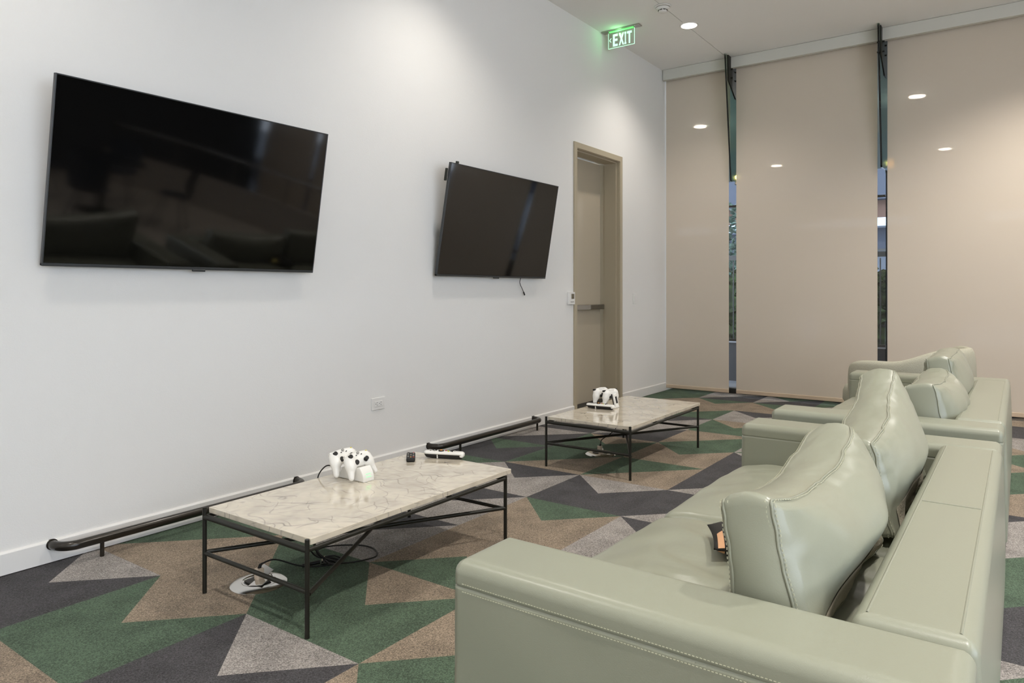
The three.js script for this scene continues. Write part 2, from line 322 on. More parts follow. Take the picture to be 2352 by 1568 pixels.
// ------------------------------------------------------------------ room shell
{
  const wl = structure('wall_left', 'plain white painted wall carrying both televisions', 'wall');
  const D0 = -5.93, D1 = -6.84, DH = 2.585;         // door opening
  part('plaster', metricUV(geom([span(-0.32, 0, 0, CEIL + 0.1, ZB + 0.2, D0), span(-0.32, 0, 0, CEIL + 0.1, D1, -8.42), span(-0.32, 0, DH, CEIL + 0.1, D0, D1)])), M.wall, wl);
  const wr = structure('wall_right', 'dark grey wall of the dining side with a wide window opening', 'wall');
  part('plaster', [span(XR, XR + 0.25, 0, CEIL + 0.1, WZ, -8.42), span(XR, XR + 0.25, 0, 0.15, ZB, WZ), span(XR, XR + 0.25, 3.65, CEIL + 0.1, ZB, WZ), span(XR, XR + 0.25, 0.15, 3.65, ZB + 0.2, 3.9)], M.darkWall, wr);
  const wb = structure('wall_back', 'white painted wall behind the viewer', 'wall');
  part('plaster', span(-0.32, XR + 0.25, 0, CEIL + 0.1, ZB, ZB + 0.25), M.wall, wb);
  const wf = structure('wall_front', 'concrete edge beam over the window wall', 'wall');
  part('beam', span(-0.32, XR + 0.25, CEIL, CEIL + 0.3, -8.3, -8.6), M.soffit, wf);

  const ce = structure('ceiling', 'white painted ceiling with one fine joint line', 'ceiling');
  const J = 0.788;
  part('plasterboard', metricUV(geom(span(-0.32, J - 0.003, CEIL, CEIL + 0.03, ZB + 0.2, -8.4))), M.ceiling, ce);
  part('plasterboard', metricUV(geom(span(J + 0.003, XR + 0.25, CEIL, CEIL + 0.03, ZB + 0.2, -8.4))), M.ceiling, ce);
  part('deck', span(-0.32, XR + 0.25, CEIL + 0.03, CEIL + 0.2, ZB + 0.2, -8.4), M.ceiling, ce);

  const bl = structure('baseboard_left', 'low white baseboard along the white wall', 'baseboard');
  const prof = (z0, z1) => { const s = new THREE.Shape(); s.moveTo(0, 0.004); s.lineTo(0.013, 0.004); s.lineTo(0.013, 0.092); s.lineTo(0.006, 0.1); s.lineTo(0, 0.1); const g = new THREE.ExtrudeGeometry(s, { depth: Math.abs(z1 - z0), bevelEnabled: false }); return g.translate(0, 0, Math.min(z0, z1)); };
  part('board', prof(ZB, -5.882), M.base, bl); part('board', prof(-6.892, -8.04), M.base, bl);

  // door in its deep frame
  const d = structure('door_1', 'tall taupe painted door set deep in a tan metal frame', 'door');
  const fw = 0.05;
  const frameFace = () => {
    const q = new THREE.Shape(); const o0 = D0 + fw - 0.002, o1 = D1 - fw + 0.002;
    q.moveTo(o0, 0); q.lineTo(o0, DH + fw); q.lineTo(o1, DH + fw); q.lineTo(o1, 0); q.lineTo(D1 + 0.002, 0); q.lineTo(D1 + 0.002, DH - 0.002); q.lineTo(D0 - 0.002, DH - 0.002); q.lineTo(D0 - 0.002, 0);
    return new THREE.ExtrudeGeometry(q, { depth: 0.012, bevelEnabled: true, bevelSize: 0.002, bevelThickness: 0.002, bevelSegments: 2 }).rotateY(-Math.PI / 2).translate(0.012, 0, 0);
  };
  part('door_frame', [
    frameFace(),
    span(-0.3, 0.004, 0, DH, D0, D0 + 0.01 - 0.018), span(-0.3, 0.004, 0, DH, D1 + 0.008, D1), span(-0.3, 0.004, DH - 0.008, DH, D0, D1)], M.tan, d);
  part('door_stop', [span(-0.17, -0.03, 0, DH - 0.02, D1 + 0.008, D1 + 0.02), span(-0.17, -0.03, DH - 0.02, DH - 0.008, D0, D1)], M.tan, d);
  part('door_leaf', rbox(0.045, DH - 0.05, D0 - D1 - 0.04, 0.003, -0.243, (DH - 0.05) / 2 + 0.03, (D0 + D1) / 2), M.doorPaint, d);
  part('threshold', rbox(0.31, 0.03, D0 - D1 - 0.01, 0.004, -0.15, 0.016, (D0 + D1) / 2), M.threshold, d);
  const bar = part('panic_bar', [rbox(0.05, 0.055, 0.46, 0.008, -0.185, 1.03, -6.28)], M.steel, d, 'brushed metal push bar');
  part('bar_end', rbox(0.045, 0.05, 0.3, 0.006, -0.187, 1.03, -6.665), M.bezelLight, bar);
}

// window wall: glass between glass fins, roller blinds in front
const FINS = [0.818, 2.348, 3.88, 5.41, 6.94, 8.47];
{
  const edges = [0, ...FINS, XR];
  for (let i = 0; i < edges.length - 1; i++) {
    const w = structure(`window_${i + 1}`, `tall glass pane ${['beside the white wall', 'between the two glass fins', 'right of the second glass fin', 'behind the sofas', 'on the dining side', 'further along the dining side', 'at the dark wall'][i]}`, 'window');
    part('pane', span(edges[i] + 0.012, edges[i + 1] - 0.012, 0.06, CEIL - 0.01, -8.33, -8.336), M.glass, w);
    part('sill', span(edges[i], edges[i + 1], 0, 0.06, -8.28, -8.38), M.mullion, w);
    part('joint', span(edges[i] - 0.006, edges[i] + 0.006, 0.06, CEIL, -8.32, -8.345), M.mullion, w);
    if (i < 3) for (const y of [0.62, 2.2]) part('transom', span(edges[i] + 0.012, edges[i + 1] - 0.012, y - 0.012, y + 0.012, -8.34, -8.36), M.mullion, w);
  }
  const w8 = structure('window_8', 'wide daylight window in the dark wall', 'window');
  part('window_frame', [span(XR + 0.02, XR + 0.1, 0.15, 0.21, WZ, 3.9), span(XR + 0.02, XR + 0.1, 3.59, 3.65, WZ, 3.9), ...[WZ + 0.03, -1.28, 0.45, 2.17, 3.87].map((z) => span(XR + 0.02, XR + 0.1, 0.15, 3.65, z - 0.03, z + 0.03))], M.mullion, w8);
  part('pane', span(XR + 0.055, XR + 0.061, 0.21, 3.59, WZ, 3.9), M.glass, w8);

  const tr = structure('trim_1', 'pale grey box valance running along the top of the blinds', 'valance');
  part('valance_board', [rbox(XR - 0.02, 0.122, 0.02, 0.003, XR / 2, CEIL - 0.064, -7.96), span(0.01, XR - 0.01, CEIL - 0.12, CEIL - 0.105, -7.97, -8.02)], M.valance, tr);
  part('head_channel', span(0.01, XR - 0.01, CEIL - 0.09, CEIL - 0.004, -8.03, -8.12), M.mullion, tr);

  const blinds = [[0.012, 0.775, 'narrow beige roller blind beside the white wall'], [0.86, 2.303, 'wide beige roller blind between the two glass fins'], [2.394, 3.835, 'wide beige roller blind behind the far sofa at the right'], [3.925, 5.36, 'beige roller blind further right, out of the picture']];
  for (const [a, b, label] of [...blinds, [5.46, 6.9, 'beige roller blind on the dining side'], [6.99, 8.43, 'beige roller blind nearest the dark wall']]) {
    const t = thing('roller_blind', label, 'blind', [(a + b) / 2, 0, FAR], 0, 'roller blinds on the window wall');
    part('fabric', metricUV(box(b - a, CEIL - 0.13, 0.0015, 0, (CEIL - 0.09) / 2 + 0.03, 0)), M.blind, t);
    part('hem_bar', [rbox(b - a, 0.042, 0.011, 0.0045, 0, 0.056, 0.002, 3)], M.hem, t);
    part('roller_tube', new THREE.CylinderGeometry(0.03, 0.03, b - a, 20).rotateZ(Math.PI / 2).translate(0, CEIL - 0.06, -0.01), M.hem, t);
  }

  FINS.slice(0, 3).forEach((x, i) => {
    const t = thing('glass_fin', ['tapered glass fin hanging beside the narrow blind', 'tapered glass fin between the two wide blinds', 'tapered glass fin further right, out of the picture'][i], 'glass fin', [x, 0, 0], 0, 'glass fins of the window wall');
    const s = new THREE.Shape(); s.moveTo(-7.79, CEIL); s.lineTo(-7.985, 2.46); s.quadraticCurveTo(-7.988, 2.45, -8.0, 2.449); s.lineTo(-8.3, 2.455); s.lineTo(-8.32, 2.43); s.lineTo(-8.32, CEIL);
    const g = new THREE.ExtrudeGeometry(s, { depth: 0.015, bevelEnabled: true, bevelSize: 0.001, bevelThickness: 0.001, bevelSegments: 1 }); g.translate(0, 0, -0.0075).rotateY(-Math.PI / 2);
    part('fin_plate', g, M.finGlass, t);
    const pl = new THREE.Shape(); pl.moveTo(-7.86, CEIL); pl.lineTo(-7.875, 3.56); pl.lineTo(-8.12, 3.4); pl.lineTo(-8.25, 3.4); pl.lineTo(-8.25, CEIL);
    for (const sx of [-1, 1]) part('patch_plate', new THREE.ExtrudeGeometry(pl, { depth: 0.006, bevelEnabled: false }).rotateY(-Math.PI / 2).translate(sx * 0.0115 + 0.003, 0, 0), M.bracket, t);
    for (const [y, z] of [[3.7, -7.95], [3.7, -8.1], [3.6, -7.95], [3.6, -8.1]]) part('bolt', rod([-0.034, y, z], [0.034, y, z], 0.009, 10), M.bracket, t);
  });
}

// ------------------------------------------------------------------ ceiling fittings
downlightSpots.forEach(([x, z], i) => {
  const t = thing('ceiling_downlight', i === 0 ? 'lit round recessed downlight in the white ceiling by the exit sign' : 'lit round recessed downlight of the ceiling grid, out of the picture', 'downlight', [x, CEIL, z], 0, 'ceiling downlights');
  part('lamp_lens', cyl(0.077, 0.077, 0.006, 0, -0.004, 0, 40), M.lens, t);
  part('trim_ring', lathe([[0.077, -0.0065], [0.083, -0.008], [0.089, -0.005], [0.09, 0], [0.077, 0]], 40), M.lampTrim, t);
});
{
  const t = thing('smoke_detector', 'small white round smoke detector on the ceiling joint', 'smoke detector', [0.79, CEIL, -6.17]);
  part('base_plate', lathe([[0, -0.012], [0.072, -0.012], [0.076, -0.006], [0.076, 0], [0, 0]], 36), M.plastic, t);
  part('sensor_dome', lathe([[0, -0.06], [0.028, -0.058], [0.038, -0.05], [0.04, -0.03], [0.06, -0.022], [0.064, -0.012], [0, -0.012]], 36), M.plastic, t);
  for (let k = 0; k < 8; k++) { const a = k / 8 * TAU; part('vent_slot', box(0.024, 0.008, 0.003).translate(0, -0.04, 0.0405).rotateY(a), M.slot, t); }
}
const font = await new FontLoader().loadAsync('fonts/droid/droid_sans_bold.typeface.json');
{
  const t = thing('exit_sign', 'green lit glass exit sign hanging from the ceiling by the wall', 'exit sign', [0.222, CEIL, -6.45]);
  part('canopy_plate', rbox(0.42, 0.012, 0.075, 0.003, 0, -0.006, 0), M.steel, t);
  part('light_bar', [rbox(0.27, 0.008, 0.02, 0.002, 0, -0.015, 0)], M.exitStrip, t, 'glowing green light strip');
  part('sign_panel', rbox(0.292, 0.165, 0.006, 0.0025, 0, -0.098, 0, 2), M.acrylic, t, 'clear acrylic panel');
  const e = 0.0035;
  part('panel_edge', [rbox(0.292, e, 0.0066, 0.0012, 0, -0.1795, 0), rbox(e, 0.16, 0.0066, 0.0012, -0.1445, -0.1, 0), rbox(e, 0.16, 0.0066, 0.0012, 0.1445, -0.1, 0)], M.exitGlow, t, 'glowing edge of the panel');
  const widths = [];
  [...'EXIT'].forEach((ch) => { const g = new TextGeometry(ch, { font, size: 0.125, depth: 0.002, curveSegments: 3, bevelEnabled: false }); g.computeBoundingBox(); widths.push([g, g.boundingBox]); });
  const xs = [-0.092, -0.026, 0.037, 0.066], ws = [0.052, 0.058, 0.019, 0.05];
  widths.forEach(([g, b], i) => { g.translate(-b.min.x, 0, 0); g.scale(ws[i] / (b.max.x - b.min.x), 0.132 / 0.125 * 0.93, 1); g.translate(xs[i], -0.165, 0.0032); part('letter', g, M.exitGlow, t, 'glowing green letter'); });
  const ch = [rod([-0.131, -0.098, 0.004], [-0.112, -0.078, 0.004], 0.0028, 6), rod([-0.131, -0.098, 0.004], [-0.112, -0.118, 0.004], 0.0028, 6)];
  part('arrow', ch, M.exitGlow, t, 'small glowing green arrow');
  const l = new THREE.PointLight(new THREE.Color().setRGB(0.25, 1, 0.3), 0.022, 0, 2); l.name = 'exit_sign_light'; l.position.set(0.2, CEIL - 0.05, -6.43); l.castShadow = true; l.shadow.radius = 1; scene.add(l);
}

// ------------------------------------------------------------------ wall fittings
{
  const t = thing('wall_outlet', 'white power outlet plate low on the wall between the televisions', 'outlet', [0, 0.449, -3.331]);
  part('cover_plate', rbox(0.007, 0.08, 0.121, 0.003, 0.0032, 0, 0), M.plastic, t);
  part('receptacle', rbox(0.003, 0.036, 0.07, 0.0012, 0.0078, 0, 0), M.plastic, t);
  for (const z of [0.017, -0.017]) { part('slot', [box(0.002, 0.003, 0.009).translate(0.0088, 0.008, z - 0.004), box(0.002, 0.003, 0.009).translate(0.0088, -0.008, z - 0.004), box(0.002, 0.005, 0.005).translate(0.0088, 0, z + 0.008)], M.slot, t); }
}
{
  const t = thing('thermostat', 'white wall thermostat with a small dark display beside the door frame', 'thermostat', [0, 1.131, -5.822]);
  part('housing', rbox(0.022, 0.118, 0.108, 0.004, 0.011, 0, 0), M.plastic, t);
  part('display', rbox(0.003, 0.048, 0.05, 0.001, 0.0222, 0.018, -0.012), M.lcd, t, 'brown grey display');
  for (let k = 0; k < 3; k++) part('button', rbox(0.003, 0.008, 0.016, 0.001, 0.0222, -0.035, 0.02 - k * 0.022), M.grey, t);
}
{
  const t = thing('light_switch', 'white light switch plate on the wall between door and blinds', 'light switch', [0, 1.114, -7.206]);
  part('cover_plate', rbox(0.007, 0.118, 0.078, 0.003, 0.0032, 0, 0), M.plastic, t);
  part('rocker', rbox(0.006, 0.066, 0.033, 0.002, 0.0075, 0, 0), M.plastic, t);
}

// toe rails
[['bent bronze toe rail low on the wall under the big near television', -1.365, -2.665, [-1.532, -2.5]], ['bent bronze toe rail low on the wall under the far television', -3.815, -5.172, [-4.06, -5.092]]].forEach(([label, z0, z1, posts]) => {
  const t = thing('toe_rail', label, 'rail', [0, 0, 0], 0, 'toe rails along the wall');
  const y = 0.082, x = 0.108, pts = [];
  for (let i = 0; i <= 6; i++) { const a = i / 6 * Math.PI / 2; pts.push([x - 0.075 + Math.sin(a) * 0.075, y, z0 - 0.075 + Math.cos(a) * 0.075]); }
  pts.unshift([0.0, y, z0]);
  for (let i = 1; i < 12; i++) pts.push([x, y, lerp(z0 - 0.075, z1 + 0.075, i / 12)]);
  for (let i = 0; i <= 6; i++) { const a = i / 6 * Math.PI / 2; pts.push([x - 0.075 + Math.cos(a) * 0.075, y, z1 + 0.075 - Math.sin(a) * 0.075]); }
  pts.push([0.0, y, z1]);
  part('rail', tube(pts, 0.0205, 160, false, 18), M.bronze, t);
  for (const z of posts) part('post', rod([x, 0.0, z], [x, y, z], 0.009, 14), M.bronze, t);
  for (const z of [z0, z1]) part('wall_flange', new THREE.CylinderGeometry(0.024, 0.024, 0.004, 24).rotateZ(Math.PI / 2).translate(0.015, y, z), M.bronze, t);
});

// ------------------------------------------------------------------ televisions
[['large dark television mounted on the wall at the left', -2.033, 0], ['large dark television mounted on the wall nearer the door, cable below', -4.585, 1]].forEach(([label, zc, k]) => {
  const t = thing('wall_television', label, 'television', [0.05, 1.308, zc], 0, 'tilted televisions on the white wall');
  const tilt = Math.atan(0.14 / 0.81), W = 1.447, Hh = 0.823;
  const rot = (g) => g.rotateZ(-tilt);
  part('screen', rot(box(0.002, Hh - 0.022, W - 0.012, -0.0005, Hh / 2 + 0.005, 0)), M.screen, t, 'glossy black screen');
  part('bezel', [rot(rbox(0.022, 0.014, W, 0.003, -0.010, 0.007, 0)), rot(rbox(0.022, 0.006, W, 0.002, -0.010, Hh - 0.003, 0)), rot(rbox(0.022, Hh, 0.006, 0.002, -0.010, Hh / 2, W / 2 - 0.003)), rot(rbox(0.022, Hh, 0.006, 0.002, -0.010, Hh / 2, -W / 2 + 0.003))], M.bezel, t);
  part('back_cover', [rot(rbox(0.016, Hh - 0.01, W - 0.01, 0.004, -0.0135, Hh / 2, 0)), rot(rbox(0.035, Hh * 0.5, W * 0.62, 0.01, -0.03, Hh * 0.42, 0))], M.black, t);
  part('logo_tab', rot(rbox(0.012, 0.012, 0.07, 0.003, -0.003, -0.003, 0)), M.bezel, t);
  const b = part('wall_bracket', [box(0.012, 0.36, 0.5, -0.041, 0.44, 0), rod([-0.04, 0.58, 0.2], [0.05, 0.56, 0.2], 0.01), rod([-0.04, 0.58, -0.2], [0.05, 0.56, -0.2], 0.01), rod([-0.04, 0.3, 0.2], [0.01, 0.3, 0.2], 0.01), rod([-0.04, 0.3, -0.2], [0.01, 0.3, -0.2], 0.01)], M.bracket, t);
  if (k) part('bracket_tip', [rot(rbox(0.02, 0.03, 0.02, 0.004, -0.03, Hh + 0.004, W / 2 - 0.1)), rot(rbox(0.02, 0.09, 0.012, 0.004, -0.03, Hh - 0.09, W / 2 + 0.006))], M.bracket, b);
  if (k) { part('signal_cable', [tube([[0.0, 0.02, -0.352], [-0.015, -0.02, -0.352], [-0.02, -0.05, -0.362], [-0.025, -0.09, -0.40], [-0.03, -0.12, -0.43]], 0.003, 40)], M.cable, t); part('plug', rod([-0.03, -0.118, -0.428], [-0.036, -0.142, -0.452], 0.006, 10), M.cable, t); }
});

// ------------------------------------------------------------------ coffee tables
function coffeeTable(label, x0, z0, w = 0.632, len = 1.155) {
  const t = thing('coffee_table', label, 'coffee table', [x0, 0, z0], 0, 'marble topped coffee tables');
  const TOP = 0.338, TH = 0.022, R = 0.0085, yr = 0.158, yu = TOP - TH - 0.013;
  // local: x from 0 (wall side) to w, z from 0 (near end) to -len
  const over = 0.055;
  const top = layered(w / 2 - 0.002, (len + over) / 2 - 0.006, 0.004, blockLayers(TOP - TH, TOP, 0.002, w / 2 - 0.004, 0, [], 0.0015), 10, 2);
  part('marble_top', metricUV(top.translate(w / 2, 0, -(len + over) / 2 - 0.004)), M.marble, t, 'cream marble slab with grey veins');
  const legs = [[0, 0.006, TOP + 0.003], [w, 0.006, TOP + 0.003], [0, -len, TOP - TH], [w, -len, TOP - TH]];
  for (const [x, z, h] of legs) part('leg', [rod([x, 0, z], [x, h, z], R, 14)], M.frame, t);
  part('top_rail', rod([0, yu, 0.004], [w, yu, 0.004], 0.011, 14), M.frame, t);
  part('top_rail', rod([0, yu, -len], [w, yu, -len], 0.011, 14), M.frame, t);
  for (const x of [0.0, w]) part('top_rail', rod([x, yu, 0], [x, yu, -len], 0.008, 14), M.frame, t);
  part('end_stretcher', rod([0, yr, 0.004], [w, yr, 0.004], R, 14), M.frame, t);
  part('end_stretcher', rod([0, yr, -len], [w, yr, -len], R, 14), M.frame, t);
  part('cross_stretcher', rod([0, yr + 0.004, 0], [w, yr + 0.004, -len], R, 14), M.frame, t);
  part('cross_stretcher', rod([w, yr - 0.008, 0], [0, yr - 0.008, -len], R, 14), M.frame, t);
  return t;
}
coffeeTable('near marble coffee table on black rods with two gamepads and two remotes', 0.853, -1.588);
coffeeTable('far marble coffee table on black rods near the door', 0.848, -4.095);
const TT = 0.338;   // table top height

// floor outlets and cables
[['round silver floor outlet with a raised lid under the near table', 0.945, -1.765], ['round silver floor outlet under the far table', 0.975, -4.63]].forEach(([label, x, z], i) => {
  const t = thing('floor_outlet', label, 'floor outlet', [x, 0, z], 0, 'floor outlets under the tables');
  part('rim', lathe([[0, 0.004], [0.062, 0.004], [0.066, 0.012], [0.072, 0.014], [0.098, 0.009], [0.112, 0.001], [0.112, 0], [0, 0]], 48), M.chrome, t);
  part('recess_plate', [rbox(0.085, 0.006, 0.07, 0.002, -0.008, 0.008, 0)], M.slot, t);
  part('flap_lid', rbox(0.06, 0.004, 0.07, 0.0015).rotateZ(0.14).rotateY(0.5).translate(0.026, 0.016, 0.016), M.chrome, t);
  part('flap_lid', rbox(0.05, 0.004, 0.07, 0.0015).rotateZ(-0.5).rotateY(0.5).translate(-0.03, 0.03, -0.05), M.chrome, t);
  const a = thing('power_adapter', i ? 'small pale plug adapter in the floor outlet under the far table' : 'small pale plug adapter in the floor outlet under the near table', 'plug', [x - 0.012, 0.009, z - 0.01]);
  part('body', rbox(0.03, 0.048, 0.032, 0.006, 0, 0.024, 0), M.ivory, a);
  part('cord_end', rod([0, 0.046, 0], [0.004, 0.062, -0.004], 0.007, 10), M.cable, a);
});
{
  const t = thing('charging_cable', 'tied coil of black cable on the carpet under the near table', 'cable');
  const r = 0.0035;
  part('cord', tube([[0.937, 0.072, -1.78], [0.95, 0.075, -1.84], [0.985, 0.03, -1.93], [1.02, 0.012, -2.0], [1.07, 0.01, -2.08], [1.12, 0.012, -2.14], [1.13, 0.006, -2.24], [1.06, 0.005, -2.3], [0.98, 0.006, -2.3], [0.9, 0.008, -2.24], [0.88, 0.02, -2.15], [0.93, 0.03, -2.07], [0.99, 0.02, -2.06]], r, 160), M.cable, t);
  for (let k = 0; k < 6; k++) { const a = -0.9 + k * 0.34, L = 0.055 + 0.03 * rand(); const dx = Math.cos(a) * L, dz = -Math.sin(a) * L; part('coil_loop', tube([[1.0, 0.014 + 0.003 * k, -2.06], [1.0 + dx * 0.6 - dz * 0.14, 0.016 + 0.004 * k, -2.06 + dz * 0.6 + dx * 0.14], [1.0 + dx, 0.02, -2.06 + dz], [1.0 + dx * 0.6 + dz * 0.14, 0.012, -2.06 + dz * 0.6 - dx * 0.14]], r, 40, true), M.cable, t); }
  part('cable_tie', new THREE.TorusGeometry(0.012, 0.0025, 8, 20).rotateY(1.2).translate(1.0, 0.02, -2.06), M.ivory, t, 'pale wire tie');
  part('cord_bundle', [tube([[1.0, 0.02, -2.06], [0.985, 0.06, -2.03], [0.975, 0.13, -2.02], [0.985, 0.22, -2.05], [0.98, 0.312, -2.12]], 0.006, 60), tube([[1.0, 0.02, -2.06], [0.97, 0.05, -2.02], [0.965, 0.14, -1.98], [1.0, 0.24, -2.0], [1.02, 0.312, -2.06]], r, 60)], M.cable, t);
  part('adapter_brick', rod([0.96, 0.01, -1.97], [0.99, 0.012, -2.04], 0.008, 10), M.cable, t);
  const s = thing('charging_lead', 'thin black lead hanging under the far table to its floor outlet', 'cable');
  part('cord', tube([[0.967, 0.071, -4.644], [0.97, 0.1, -4.66], [1.01, 0.14, -4.72], [1.04, 0.19, -4.75], [1.0, 0.25, -4.72], [0.95, 0.312, -4.7]], r, 80), M.cable, s);
  part('cord_knot', tube([[0.98, 0.3, -4.7], [1.02, 0.27, -4.73], [1.05, 0.25, -4.76], [1.03, 0.24, -4.75], [0.98, 0.28, -4.71]], r, 50), M.cable, s);
}

// ------------------------------------------------------------------ gamepads, stands, remotes
// gamepad space: x across (left grip to right grip), y up the face, z out of the face
const padShell = sdfMesh((x, y, z) => {
  const ax = Math.abs(x);
  let d = Math.hypot(x / 1.75, (y - 0.012) / 0.95, z / 0.52) * 0.62 - 0.0232;
  d = smin(d, capsule(ax, y, z, [0.043, 0.014, 0], [0.05, -0.012, -0.004], 0.0245, 0.023), 0.016);
  d = smin(d, capsule(ax, y, z, [0.05, -0.012, -0.004], [0.066, -0.062, -0.012], 0.0215, 0.0125), 0.012);
  return d;
}, 0.1, 56);
function face(x, y) { return 0.0195 - 1.9 * x * x - 2 * (y - 0.012) * (y - 0.012); }
function gamepad(label, pos, basis, dual) {
  const t = thing('gamepad', label, 'gamepad', pos, 0, 'white gamepads');
  t.quaternion.setFromRotationMatrix(basis);
  part('shell', padShell, M.white, t);
  const stick = (x, y) => { const z = face(x, y); part('thumbstick', [cyl(0.0075, 0.0115, 0.01).rotateX(Math.PI / 2).translate(x, y, z + 0.004), cyl(0.0095, 0.009, 0.005).rotateX(Math.PI / 2).translate(x, y, z + 0.0115)], M.rubber, t); };
  const dot = (name, x, y, r, m) => part(name, cyl(r * 0.85, r, 0.006, 0, 0, 0, 16).rotateX(Math.PI / 2).translate(x, y, face(x, y) + 0.001), m, t);
  if (dual) {
    stick(-0.024, -0.012); stick(0.024, -0.012);
    part('touch_pad', rbox(0.056, 0.03, 0.006, 0.003, 0, 0.03, 0.0135), M.white, t);
    part('center_panel', rbox(0.03, 0.03, 0.006, 0.003, 0, -0.006, 0.0165), M.rubber, t, 'black centre panel');
    for (const s of [-1, 1]) part('trigger', rbox(0.036, 0.012, 0.024, 0.004, s * 0.05, 0.036, -0.004), M.rubber, t, 'black trigger');
    for (const [dx, dy] of [[0, 0.01], [0, -0.01], [0.01, 0], [-0.01, 0]]) dot('button', 0.05 + dx, 0.018 + dy, 0.004, M.grey);
    dot('direction_pad', -0.05, 0.018, 0.011, M.grey);
  } else {
    stick(-0.047, 0.024); stick(0.026, -0.004);
    dot('direction_pad', -0.024, -0.006, 0.0125, M.rubber);
    dot('button', 0.047, 0.034, 0.0047, M.yellow); dot('button', 0.047, 0.014, 0.0047, M.green); dot('button', 0.037, 0.024, 0.0047, M.blue); dot('button', 0.057, 0.024, 0.0047, M.red);
    dot('guide_button', 0, 0.034, 0.007, M.grey); dot('menu_button', -0.014, 0.024, 0.003, M.slot); dot('menu_button', 0.014, 0.024, 0.003, M.slot);
    for (const s of [-1, 1]) part('trigger', rbox(0.03, 0.012, 0.022, 0.004, s * 0.047, 0.037, -0.004), M.white, t);
  }
  return t;
}
function basisFrom(nx, ny, tw = 0) {   // face normal in the x-y plane; width runs along -z
  const n = V(nx, ny, tw).normalize(), w = V(0, 0, -1).addScaledVector(n, -V(0, 0, -1).dot(n)).normalize(), u = n.clone().cross(w);
  return new THREE.Matrix4().makeBasis(w, u, n);
}
{
  const cz = -2.235;
  const st = thing('charging_stand', 'white charging stand with green lights holding the gamepads on the near table', 'charging stand', [1.012, TT, cz]);
  const s = new THREE.Shape(); s.moveTo(-0.1, 0.002); s.lineTo(0.075, 0.002); s.quadraticCurveTo(0.078, 0.03, 0.052, 0.058); s.lineTo(0.02, 0.05); s.lineTo(0.005, 0.02); s.lineTo(-0.02, 0.055); s.lineTo(-0.06, 0.045); s.lineTo(-0.075, 0.02); s.lineTo(-0.1, 0.015);
  part('body', new THREE.ExtrudeGeometry(s, { depth: 0.058, bevelEnabled: true, bevelSize: 0.004, bevelThickness: 0.004, bevelSegments: 3 }).translate(0, 0.003, -0.029), M.white, st);
  const front = (y, z) => [0.0805 - 0.4 * Math.pow(y / 0.06, 2.2) * 0.058, y, z];
  for (const [y, w] of [[0.034, 0.03], [0.022, 0.03]]) { const p = front(y, 0); part('charge_light', rbox(0.004, 0.003, w, 0.001, p[0], p[1], 0), M.ledGreen, st, 'small green light'); }
  part('logo_mark', box(0.003, 0.0025, 0.028, 0.0655, 0.047, -0.002), M.grey, st);
  gamepad('white gamepad in front on the charging stand of the near table', [1.026, TT + 0.082, cz], basisFrom(0.80, 0.60, 0.12));
  gamepad('white gamepad behind the other on the charging stand of the near table', [0.938, TT + 0.086, cz + 0.012], basisFrom(0.78, 0.62, 0.12));
  const c = thing('stand_cable', 'short black cable behind the gamepads on the near table', 'cable');
  part('cord', tube([[0.916, TT + 0.045, cz + 0.04], [0.885, TT + 0.055, cz + 0.06], [0.865, TT + 0.04, cz + 0.075], [0.845, TT + 0.005, cz + 0.085], [0.838, TT - 0.05, cz + 0.09]], 0.003, 40), M.cable, c);
}
{
  const cz = -4.70;
  const st = thing('charging_stand', 'small white and black charging stand holding two upright gamepads on the far table', 'charging stand', [1.0, TT, cz]);
  part('base', rbox(0.15, 0.014, 0.075, 0.005, 0, 0.007, 0), M.white, st);
  part('cradle', [rbox(0.016, 0.075, 0.03, 0.004).rotateZ(0.25).translate(-0.03, 0.05, 0), rbox(0.016, 0.075, 0.03, 0.004).rotateZ(0.25).translate(0.05, 0.05, 0)], M.rubber, st, 'black cradle');
  part('side_arm', [rbox(0.014, 0.1, 0.05, 0.004).rotateZ(0.22).translate(0.062, 0.055, 0)], M.white, st);
  part('arm_inlay', rbox(0.004, 0.05, 0.026, 0.0015).rotateZ(0.22).translate(0.068, 0.06, 0), M.rubber, st);
  gamepad('white and black gamepad upright at the front of the far table stand', [1.022, TT + 0.092, cz + 0.002], basisFrom(0.95, 0.12, 0.28), true);
  gamepad('white and black gamepad upright behind its twin on the far table stand', [0.945, TT + 0.096, cz + 0.008], basisFrom(0.95, 0.12, 0.28), true);
}
